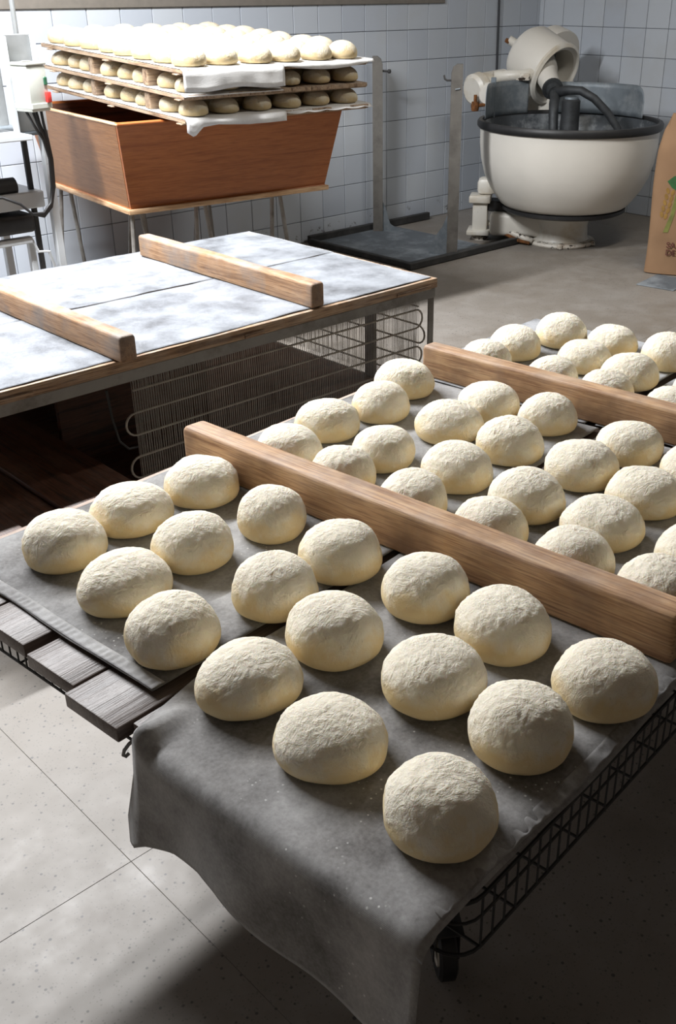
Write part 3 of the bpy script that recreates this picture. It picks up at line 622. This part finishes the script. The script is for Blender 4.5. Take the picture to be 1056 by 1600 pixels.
for k, z in enumerate(ZS):
    sboard(z, names[k]); M4 = stackM(z)
    if k < 2:
        for q, v_ in enumerate((.345, .857)): put('spacer_bar', bar_sp, M4 @ Matrix.Translation((BW / 2, v_, .0035)), ['short spacer bar between the two lower proofing boards', 'short spacer bar between the two upper proofing boards'][k] + [', nearer the cloth fringe', ', nearer the tiled wall'][q], 'wooden bar')
        wd, g = [('lowest', 'dough balls on the lowest board'), ('middle', 'dough balls on the middle board')][k]
        for j, v_ in enumerate(rows):
            for i in range(6):
                if i > 1 and j > 1: continue                 # hidden inside the stack
                x = .09 + .174 * i + sr.uniform(-.008, .008)
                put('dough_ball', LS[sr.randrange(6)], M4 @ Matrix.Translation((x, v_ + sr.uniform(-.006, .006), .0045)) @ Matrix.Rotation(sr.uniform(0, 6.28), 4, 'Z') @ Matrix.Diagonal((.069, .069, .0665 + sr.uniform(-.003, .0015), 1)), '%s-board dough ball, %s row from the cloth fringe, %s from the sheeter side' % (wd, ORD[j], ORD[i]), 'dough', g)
    else:
        for j in range(8):
            for i in range(6):
                x = .09 + .174 * i + sr.uniform(-.01, .01) ; v_ = .085 + .168 * j + sr.uniform(-.008, .008)
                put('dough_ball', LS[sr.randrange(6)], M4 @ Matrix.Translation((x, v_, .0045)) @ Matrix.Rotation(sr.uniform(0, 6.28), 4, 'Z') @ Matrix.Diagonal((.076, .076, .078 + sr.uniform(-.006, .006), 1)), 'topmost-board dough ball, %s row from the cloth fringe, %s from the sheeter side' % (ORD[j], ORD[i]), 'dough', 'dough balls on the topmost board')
def fringe(x0, x1, drop, L, k, pts=None):
    def fn(u, v):
        x = x0 + (x1 - x0) * u; h = drop(u) ; tot = L + h + .012; d = v * tot
        if d < L: return (x, L - d, .002 + .0012 * nz(x, d, 12, k))
        s = d - L; r = .01
        if s < r * 1.57: t = s / r; return (x, -r * math.sin(t), .002 - r * (1 - math.cos(t)))
        return (x + .004 * nz(x, s, 9, k), -r - .006 * nz(x, s, 14, k) - .1 * (s - r * 1.57), .002 - r - (s - r * 1.57))
    return fn
def stack_cloth(z, fn, label, nx=40, ny=70):
    mb = MB().grid(nx, ny, fn); me = bpy.data.meshes.new('linen_cloth'); me.from_pydata(mb.v, [], mb.f); me.materials.append(M['clothw']); me.shade_smooth()
    o = put('linen_cloth', me, stackM(z), label, 'cloth'); solid(o, .0014, 0); return o
stack_cloth(ZS[2], fringe(.0, .535, lambda u: .082 + .006 * math.sin(u * 9), 1.33, 1), 'white cloth hanging deepest over the front of the topmost board')
stack_cloth(ZS[2], fringe(.54, 1.085, lambda u: .022 * math.sin(math.pi * min(1, u * 1.05)) + .004, 1.33, 2), 'white cloth with shallow curved edge on the topmost board, by the steel post')
stack_cloth(ZS[1], fringe(.0, .53, lambda u: .002, 1.33, 3), 'white cloth under the middle board dough, below the deep hanging cloth', 30, 40)
stack_cloth(ZS[0], fringe(.0, .54, lambda u: .036 + .035 * max(0, 1 - abs(u - .06) / .09) - .012 * max(0, 1 - abs(u - .3) / .3), 1.33, 4), 'white cloth with pointed corner hanging from the lowest board onto the trough front')
stack_cloth(ZS[0], fringe(.545, 1.07, lambda u: .004 + .006 * abs(math.sin(u * 14)), 1.33, 5), 'rumpled white cloth along the lowest board edge toward the steel post', 40, 40)

# ------------------------------------------------------------------ steel floor frame with two posts
sf = thing('steel_frame', 'floured steel floor frame with two upright posts by the wall', 'frame', (5.15, 4.98, 0))
fx, fy = 5.15, 4.98
part('base_plate', MB().rbox(4.66 - fx, 5.45 - fx, 4.50 - fy, 5.49 - fy, .003, .012, .002, 1), M['tray'], sf)
part('edge_rail', MB().rbox(4.60 - fx, 5.68 - fx, 4.455 - fy, 4.50 - fy, .003, .045, .004, 1), M['darksteel'], sf); part('edge_rail', MB().rbox(4.64 - fx, 5.86 - fx, 5.475 - fy, 5.51 - fy, .003, .055, .004, 1), M['darksteel'], sf)
part('edge_rail', MB().rbox(4.62 - fx, 4.655 - fx, 4.502 - fy, 5.473 - fy, .003, .04, .004, 1), M['darksteel'], sf)
for (x, y, nm) in ((5.255, 5.43, 'a'), (5.05, 4.515, 'b')):
    poly = [(-.035, .012), (.035, .012), (.035, 1.13), (.024, 1.165), (.0, 1.183), (-.035, 1.183)]
    if nm == 'b': poly = [(-p, q) for p, q in poly]
    part('post', MB().prism(poly, -.025, .025, Matrix.Translation((x - fx, y - fy, 0)) @ Matrix.Rotation(R(-45), 4, 'Z') @ Matrix.Rotation(R(90), 4, 'X')), M['poststeel'], sf, 30)
    part('gusset', MB().prism([(.034, .012), (.16, .012), (.09, .06), (.06, .16), (.034, .22)] if nm == 'a' else [(-.034, .012), (-.17, .012), (-.13, .12), (-.07, .2), (-.034, .28)], -.008, .008, Matrix.Translation((x - fx, y - fy, 0)) @ Matrix.Rotation(R(-45 if nm == 'a' else -75), 4, 'Z') @ Matrix.Rotation(R(90), 4, 'X')), M['galv'], sf, 30)
    Mh = Matrix.Translation((x - fx, y - fy, 1.09)) @ Matrix.Rotation(R(-45), 4, 'Z')
    if nm == 'a':
        part('hook', MB().tube([(.03, 0, 0), (.07, 0, -.002)], .007, 8, M=Mh).lathe([(0, -.014), (.01, -.012), (.014, 0), (.01, .012), (0, .014)], 12, Mh @ Matrix.Translation((.08, 0, -.003))), M['darksteel'], sf)
    else:
        part('hook', MB().tube([(-.03, 0, 0), (-.06, 0, 0), (-.075, 0, .008), (-.08, 0, .03)], .006, 8, M=Mh), M['darksteel'], sf)
        part('cross_pin', MB().tube([(-.01, -.028, -.05), (.02, -.028, -.045)], .005, 8, M=Mh), M['galv'], sf)

# ------------------------------------------------------------------ fork mixer
mx = thing('dough_mixer', 'big cream enamel dough mixer with black-rimmed bowl in the tiled corner', 'mixer', (5.95, 4.296, 0), R(-54.2))
part('bowl', MB().lathe([(.0, .255), (.38, .255), (.415, .262), (.44, .28), (.47, .318), (.515, .38), (.555, .46), (.582, .56), (.594, .66), (.596, .768)], 64), M['bowl'], mx, 40)
part('bowl_interior', MB().lathe([(.575, .79), (.565, .62), (.5, .47), (.36, .40), (.12, .38), (0, .38)], 64), M['bowl_in'], mx, 40)
part('bowl_rim', MB().lathe([(.578, .765), (.606, .763), (.617, .775), (.617, .80), (.608, .813), (.585, .813), (.575, .80), (.578, .765)], 72), M['black'], mx, 50)
part('bowl_ring', MB().lathe([(.0, .222), (.40, .222), (.425, .235), (.425, .256), (.0, .256)], 56), M['black'], mx, 40)
part('pedestal', MB().lathe([(.0, .02), (.205, .02), (.185, .05), (.18, .12), (.19, .18), (.215, .222), (0, .222)], 40), M['cream'], mx, 50)
part('foot_flange', MB().lathe([(0, .002), (.235, .002), (.24, .012), (.235, .026), (.205, .034), (0, .034)], 40), M['chipped'], mx, 40)
for a in (200, 270, 340): part('bolt', MB().lathe([(0, 0), (.02, 0), (.02, .022), (.012, .03), (0, .03)], 8, Matrix.Translation((.236 * math.cos(R(a)), .236 * math.sin(R(a)), .005))), M['chipped'], mx)
part('base_casting', MB().rbox(-.50, 0, -.1, .3, .045, .2, .03, 3), M['cream'], mx)
part('foot_bar', MB().tube([(-.19, -.14, .03), (-.25, -.13, .045), (-.40, -.06, .085), (-.47, .0, .11), (-.56, .02, .115)], .02, 8), M['chipped'], mx, True)
part('foot_bar', MB().tube([(-.21, -.155, .016), (-.30, -.13, .03), (-.42, -.06, .07), (-.5, 0, .085)], .012, 8), M['rust'], mx, True)
part('side_bracket', MB().rbox(-.625, -.52, -.05, .06, .05, .30, .012, 2).rbox(-.65, -.5, -.08, .09, .26, .31, .01, 2).rbox(-.66, -.5, -.09, .1, .04, .075, .01, 2).rbox(-.60, -.47, -.04, .1, .31, .42, .03, 2), M['cream'], mx)
part('foot', MB().lathe([(0, 0), (.06, 0), (.06, .02), (.035, .03), (.03, .045), (0, .045)], 16, Matrix.Translation((-.57, .01, .0))), M['chipped'], mx)
part('gear_box', MB().rbox(-.52, -.36, -.03, .12, .2, .27, .008, 1), M['black'], mx)
part('column', MB().rbox(-.36, .02, .645, .95, 0, 1.0, .05, 3).rbox(-.5, -.36, .1, .9, .05, .22, .03, 2), M['cream'], mx)
def axisM(c, d):
    z = Vector(d).normalized(); x = z.orthogonal().normalized(); y = z.cross(x); m = Matrix((x, y, z)).transposed().to_4x4(); return Matrix.Translation(c) @ m
dd = Vector((.70, -.58, -.40)).normalized(); dc = Vector((-.20, .66, 1.09))
part('head_drum', MB().lathe([(.0, -.07), (.15, -.07), (.155, -.03), (.175, .10), (.205, .12), (.215, .10), (.215, -.17), (.19, -.21), (0, -.21)], 48, axisM(dc, dd)), M['bowl'], mx, 40)
part('drum_lip', MB().lathe([(.212, .09), (.224, .09), (.224, .108), (.205, .122), (.2, .12)], 48, axisM(dc, dd)), M['cream'], mx, 40)
part('back_housing', MB().lathe([(0, -.32), (.18, -.32), (.235, -.28), (.245, -.2), (.245, -.165), (0, -.165)], 48, axisM(dc + Vector((.17, .10, -.06)), dd)), M['bowl'], mx, 40)
part('drum_cavity', MB().lathe([(0, -.068), (.152, -.068), (.152, -.06), (0, -.06)], 40, axisM(dc, dd)), M['galv'], mx)
h0 = dc + dd * -.06; h1 = Vector((-.135, .33, .975))
part('hub', MB().tube([h0, h0.lerp(h1, .3), h0.lerp(h1, .55), h1], [.11, .10, .075, .062], 20), M['bowl'], mx, 50)
hd = (h1 - h0).normalized()
part('collar', MB().tube([h1 - hd * .01, h1 + hd * .012, h1 + hd * .014, h1 + hd * .07], [.072, .072, .05, .048], 20), M['fork'], mx, 40)
part('fork_tine', MB().tube([h1 + hd * .05, (-.085, .2, .965), (-.02, .12, .985), (.06, .08, .985), (.15, .06, .94), (.24, .05, .86), (.32, .05, .76), (.36, .05, .62), (.34, .04, .46)], [.035, .034, .03, .028, .027, .026, .025, .024, .02], 12), M['fork'], mx, True)
part('fork_tine', MB().tube([h1 + hd * .05, (-.11, .2, .94), (-.115, .12, .90), (-.11, .06, .80), (-.10, .04, .65), (-.08, .03, .48)], [.036, .036, .034, .032, .03, .024], 12), M['fork'], mx, True)
part('centre_post', MB().lathe([(.075, .38), (.066, .6), (.06, .93), (.05, .94), (0, .94)], 28), M['fork'], mx, 40); part('post_cap', MB().lathe([(0, .939), (.046, .939), (.044, .952), (.02, .954), (0, .95)], 24), M['galv'], mx)
def guard(a0, a1, r, z0, z1, cr):
    def fn(u, v):
        a = R(a0 + (a1 - a0) * u); s0 = u * R(a1 - a0) * r; s1 = (1 - u) * R(a1 - a0) * r; s = min(s0 * (cr[0] > 0) + 9 * (cr[0] == 0), s1 * (cr[1] > 0) + 9 * (cr[1] == 0)); c = .1
        top = z1 - (c - math.sqrt(max(0, c * c - (c - min(c, s)) ** 2)))
        return (r * math.cos(a), r * math.sin(a), z0 + (top - z0) * v)
    return MB().grid(48, 6, fn)
g1 = part('guard', guard(28, 100, .555, .80, 1.005, (1, 0)), M['galv'], mx, True); solid(g1, .004)
g2 = part('guard', guard(122, 176, .575, .80, 1.02, (0, 1)), M['galv'], mx, True); solid(g2, .004)
part('guard_strap', MB().rbox(-.555, -.52, .225, .24, .79, 1.05, .003, 1), M['galv'], mx)
part('motor', MB().lathe([(0, -.12), (.085, -.12), (.108, -.1), (.112, -.04), (.10, -.03), (.10, .02), (.09, .2), (0, .2)], 32, axisM((-.62, .46, .965), (.6, .7, .12))), M['cream'], mx, 40)
part('motor_cap', MB().lathe([(0, -.03), (.06, -.03), (.078, -.01), (.08, .02), (0, .02)], 28, axisM((-.575, .33, .93), (.25, .9, .0))), M['bowl'], mx, 40)
part('knob', MB().lathe([(0, -.03), (.025, -.03), (.03, 0), (.025, .03), (0, .03)], 12, axisM((-.665, .3, .855), (0, 0, 1))).tube([(-.665, .3, .88), (-.665, .3, .93)], .012, 8).tube([(-.65, .3, .86), (-.57, .32, .868)], .012, 8), M['rust'], mx)
part('cross_arm', MB().tube([(-.55, .42, 1.04), (-.35, .46, 1.05), (-.22, .5, 1.06)], [.04, .036, .05], 14), M['cream'], mx, True)
part('hinge_block', MB().rbox(-.40, -.30, .42, .5, 1.015, 1.065, .01, 2), M['chipped'], mx); part('top_knob', MB().tube([(-.40, .76, 1.22), (-.48, .76, 1.265)], [.035, .03], 12), M['cream'], mx, 40)
part('rust_bolt', MB().tube([(-.475, .75, 1.25), (-.5, .74, 1.262)], .016, 10), M['rust'], mx)

# ------------------------------------------------------------------ flour sack, drain plate
sk = thing('flour_sack', 'kraft paper flour sack with green leaf and wheat print standing on the floor', 'sack', (5.79, 3.215, 0), R(-62))
def sack(u, v):
    """closed pillow: u runs round the sack, v up it"""
    a = 2 * math.pi * u; hw, hd_ = .245, .085 * (1 - .75 * max(0, v - .8) / .2)
    e = .45; ca, sa = math.cos(a), math.sin(a)
    x = math.copysign(abs(ca) ** e, ca) * hw; y = math.copysign(abs(sa) ** e, sa) * hd_
    x *= 1 - .14 * max(0, v - .78) / .22 - .02 * math.sin(v * 8); z = .93 * v - .06 * max(0, v - .9) / .1 * (abs(ca) > .8)
    y += .012 * nz(x, z, 7, 5) * math.sin(math.pi * v)
    return (x, y + .02 * v, z + .006)
mb = MB().grid(64, 26, sack); n0 = len(mb.v); mb.f.append(tuple(range(64))[::-1]); mb.f.append(tuple(26 * 65 + i for i in range(64)))
part('paper_body', mb, M['kraft'], sk, 60)
def decal(name, poly, mat, y=-.0):
    def fy(x, z):
        v = z / .93; sa = (1 - min(1, abs(x / .245)) ** (2 / .45)) ** .5
        return -(abs(sa) ** .45) * .085 + .012 * nz(x, z, 7, 5) * math.sin(math.pi * v) + .02 * v - .0022
    c = (sum(p[0] for p in poly) / len(poly), sum(p[1] for p in poly) / len(poly))
    V = [(p[0], fy(*p), p[1] + .006) for p in poly] + [(c[0], fy(*c) - .0005, c[1] + .006)]
    V += [(x, y + .0012, z) for x, y, z in V]; n = len(poly)
    F = [(i, (i + 1) % n, n) for i in range(n)] + [(n + 1 + (i + 1) % n, n + 1 + i, 2 * n + 1) for i in range(n)] + [(i, n + 1 + i, n + 1 + (i + 1) % n, (i + 1) % n) for i in range(n)]
    part(name, MB().add(V, F), mat, sk, False)
decal('printed_leaf', [(-.165, .555), (-.13, .585), (-.09, .60), (-.04, .60), (.02, .57), (-.01, .535), (-.06, .505), (-.10, .50), (-.135, .52)], M['leaf'])
for (x, z, a) in ((-.155, .50, 20), (-.125, .49, -20), (-.16, .465, 20), (-.13, .455, -20), (-.165, .43, 20), (-.135, .42, -20), (-.17, .395, 15), (-.14, .385, -20), (-.175, .36, 15), (-.15, .35, -15)):
    P = [(.011 * math.cos(t), .019 * math.sin(t)) for t in (R(45 * k) for k in range(8))]; c, s = math.cos(R(a)), math.sin(R(a)); decal('printed_grain', [(x + p * c - q * s, z + p * s + q * c) for p, q in P], M['wheat'])
decal('printed_stalk', [(-.105, .50), (-.085, .50), (-.10, .36), (-.125, .255), (-.155, .255), (-.125, .36)], M['stalk']); decal('printed_band', [(-.03, .93 * .985), (.16, .93 * .985), (.16, .86), (-.02, .86)], M['wheat'])
def letters(txt, x, z, size):
    cu = bpy.data.curves.new('t', 'FONT'); cu.body = txt; cu.size = size; cu.extrude = .001; cu.offset = .0005; o = bpy.data.objects.new('t', cu); COL.objects.link(o)
    dg = bpy.context.evaluated_depsgraph_get(); me = bpy.data.meshes.new_from_object(o.evaluated_get(dg)); bpy.data.objects.remove(o)
    me.materials.clear(); me.materials.append(M['ink']); link('printed_text', me, sk, (x, -.0915, z), (R(90 - 1.2), 0, 0))
letters('SA', -.125, .172, .048); letters('DE', -.125, .126, .048)
tag(part('drain_plate', MB().rbox(-.15, .15, -.12, .12, .001, .006, .002, 1), M['tray'], None, 30, (5.50, 3.17, 0), (0, 0, R(8))), 'square dark metal plate set flat on the floor before the flour sack', 'drain cover')

# ------------------------------------------------------------------ dough sheeter at the left
ms = thing('dough_sheeter', 'white painted dough sheeter with control box and hanging cables beside the trough', 'machine', (2.2, 4.75, 0))
mxo, myo = 2.2, 4.75
def mp(x, y, z): return (x - mxo, y - myo, z)
for (x, y) in ((2.314, 4.59), (2.225, 4.97), (1.6, 4.60), (1.6, 4.97)):
    part('leg', MB().rbox(x - mxo - .018, x - mxo + .018, y - myo - .018, y - myo + .018, 0, 1.13, .003, 1), M['white'], ms)
    part('levelling_foot', MB().lathe([(0, .0), (.03, 0), (.03, .008), (.012, .014), (0, .014)], 14, Matrix.Translation(mp(x, y, -.0))), M['black'], ms)
for (x, z0, z1) in ((2.188, 1.02, 1.412), (2.322, 1.02, 1.412)): part('upright', MB().rbox(x - mxo - .009, x - mxo + .009, 4.565 - myo, 4.60 - myo, z0, z1, .003, 1), M['white'], ms)
part('back_panel', MB().rbox(2.197 - mxo, 2.313 - mxo, 4.585 - myo, 4.595 - myo, 1.02, 1.42, .003, 1), M['panelgrey'], ms); part('side_panel', MB().rbox(1.75 - mxo, 2.175 - mxo, 4.62 - myo, 4.64 - myo, 1.05, 1.40, .003, 1), M['panelgrey'], ms)
part('shelf', MB().rbox(1.60 - mxo, 2.20 - mxo, 4.46 - myo, 4.98 - myo, 1.0, 1.022, .004, 1), M['white'], ms); part('shelf', MB().rbox(2.20 - mxo, 2.32 - mxo, 4.57 - myo, 4.96 - myo, 1.005, 1.018, .003, 1), M['galv'], ms)
cb = link('control_box', None, ms, mp(2.245, 4.50, 1.115), (0, 0, R(14)))
part('case', MB().rbox(-.055, .05, -.05, .055, 0, .185, .006, 2), M['box'], cb); part('lid', MB().rbox(-.058, .053, -.054, .058, .186, .198, .004, 2), M['box'], cb); part('rim', MB().rbox(-.057, .056, -.057, .056, .012, .034, .002, 1), M['box'], cb)
part('green_button', MB().rbox(.028, .047, -.056, -.049, .105, .138, .003, 1), M['green'], cb); part('red_button', MB().rbox(.026, .05, -.066, -.049, .034, .078, .004, 2), M['red'], cb); part('latch', MB().rbox(-.03, .01, -.01, .008, .198, .204, .002, 1), M['steel'], cb)
part('pole', MB().tube([mp(2.272, 4.62, 1.40), mp(2.28, 4.62, 2.4)], .011, 10), M['panelgrey'], ms)
for i, (dx, dy) in enumerate(((-.03, 0), (0, 0), (.02, .01), (.04, 0))):
    part('cable', MB().tube([mp(2.235 + dx, 4.50 + dy, 1.115), mp(2.25 + dx * .7, 4.50 + dy, 1.06), mp(2.285 + dx * .3, 4.52, .99), mp(2.305 + i * .004, 4.545, .90), mp(2.30 + i * .004, 4.55, .78), mp(2.275, 4.535, .71 - i * .006), mp(2.22, 4.51, .675 - i * .005), mp(2.16, 4.50, .68), mp(2.11, 4.50, .73), mp(2.04, 4.52, .765), mp(1.9, 4.55, .77)], .0065, 8), M['black'], ms, True)
part('inner_strut', MB().rbox(2.222 - mxo, 2.246 - mxo, 4.62 - myo, 4.64 - myo, .0, 1.0, .003, 1), M['darksteel'], ms)
part('lower_tray', MB().rbox(1.60 - mxo, 2.265 - mxo, 4.57 - myo, 4.96 - myo, .69, .765, .006, 1), M['white'], ms); part('roller', MB().tube([mp(1.7, 4.62, .79), mp(2.15, 4.62, .79)], .04, 16), M['black'], ms, 40)
part('belt', MB().rbox(1.60 - mxo, 2.20 - mxo, 4.56 - myo, 4.95 - myo, .585, .67, .02, 3), M['black'], ms)
part('lower_bar', MB().rbox(1.60 - mxo, 2.18 - mxo, 4.575 - myo, 4.61 - myo, .535, .565, .004, 1).tube([mp(2.18, 4.59, .55), mp(2.20, 4.58, .49), mp(2.25, 4.575, .485), mp(2.275, 4.575, .38), mp(2.28, 4.575, .3)], .007, 8), M['white'], ms)
part('front_leg', MB().rbox(2.168 - mxo, 2.198 - mxo, 4.60 - myo, 4.63 - myo, .0, .535, .003, 1), M['white'], ms)
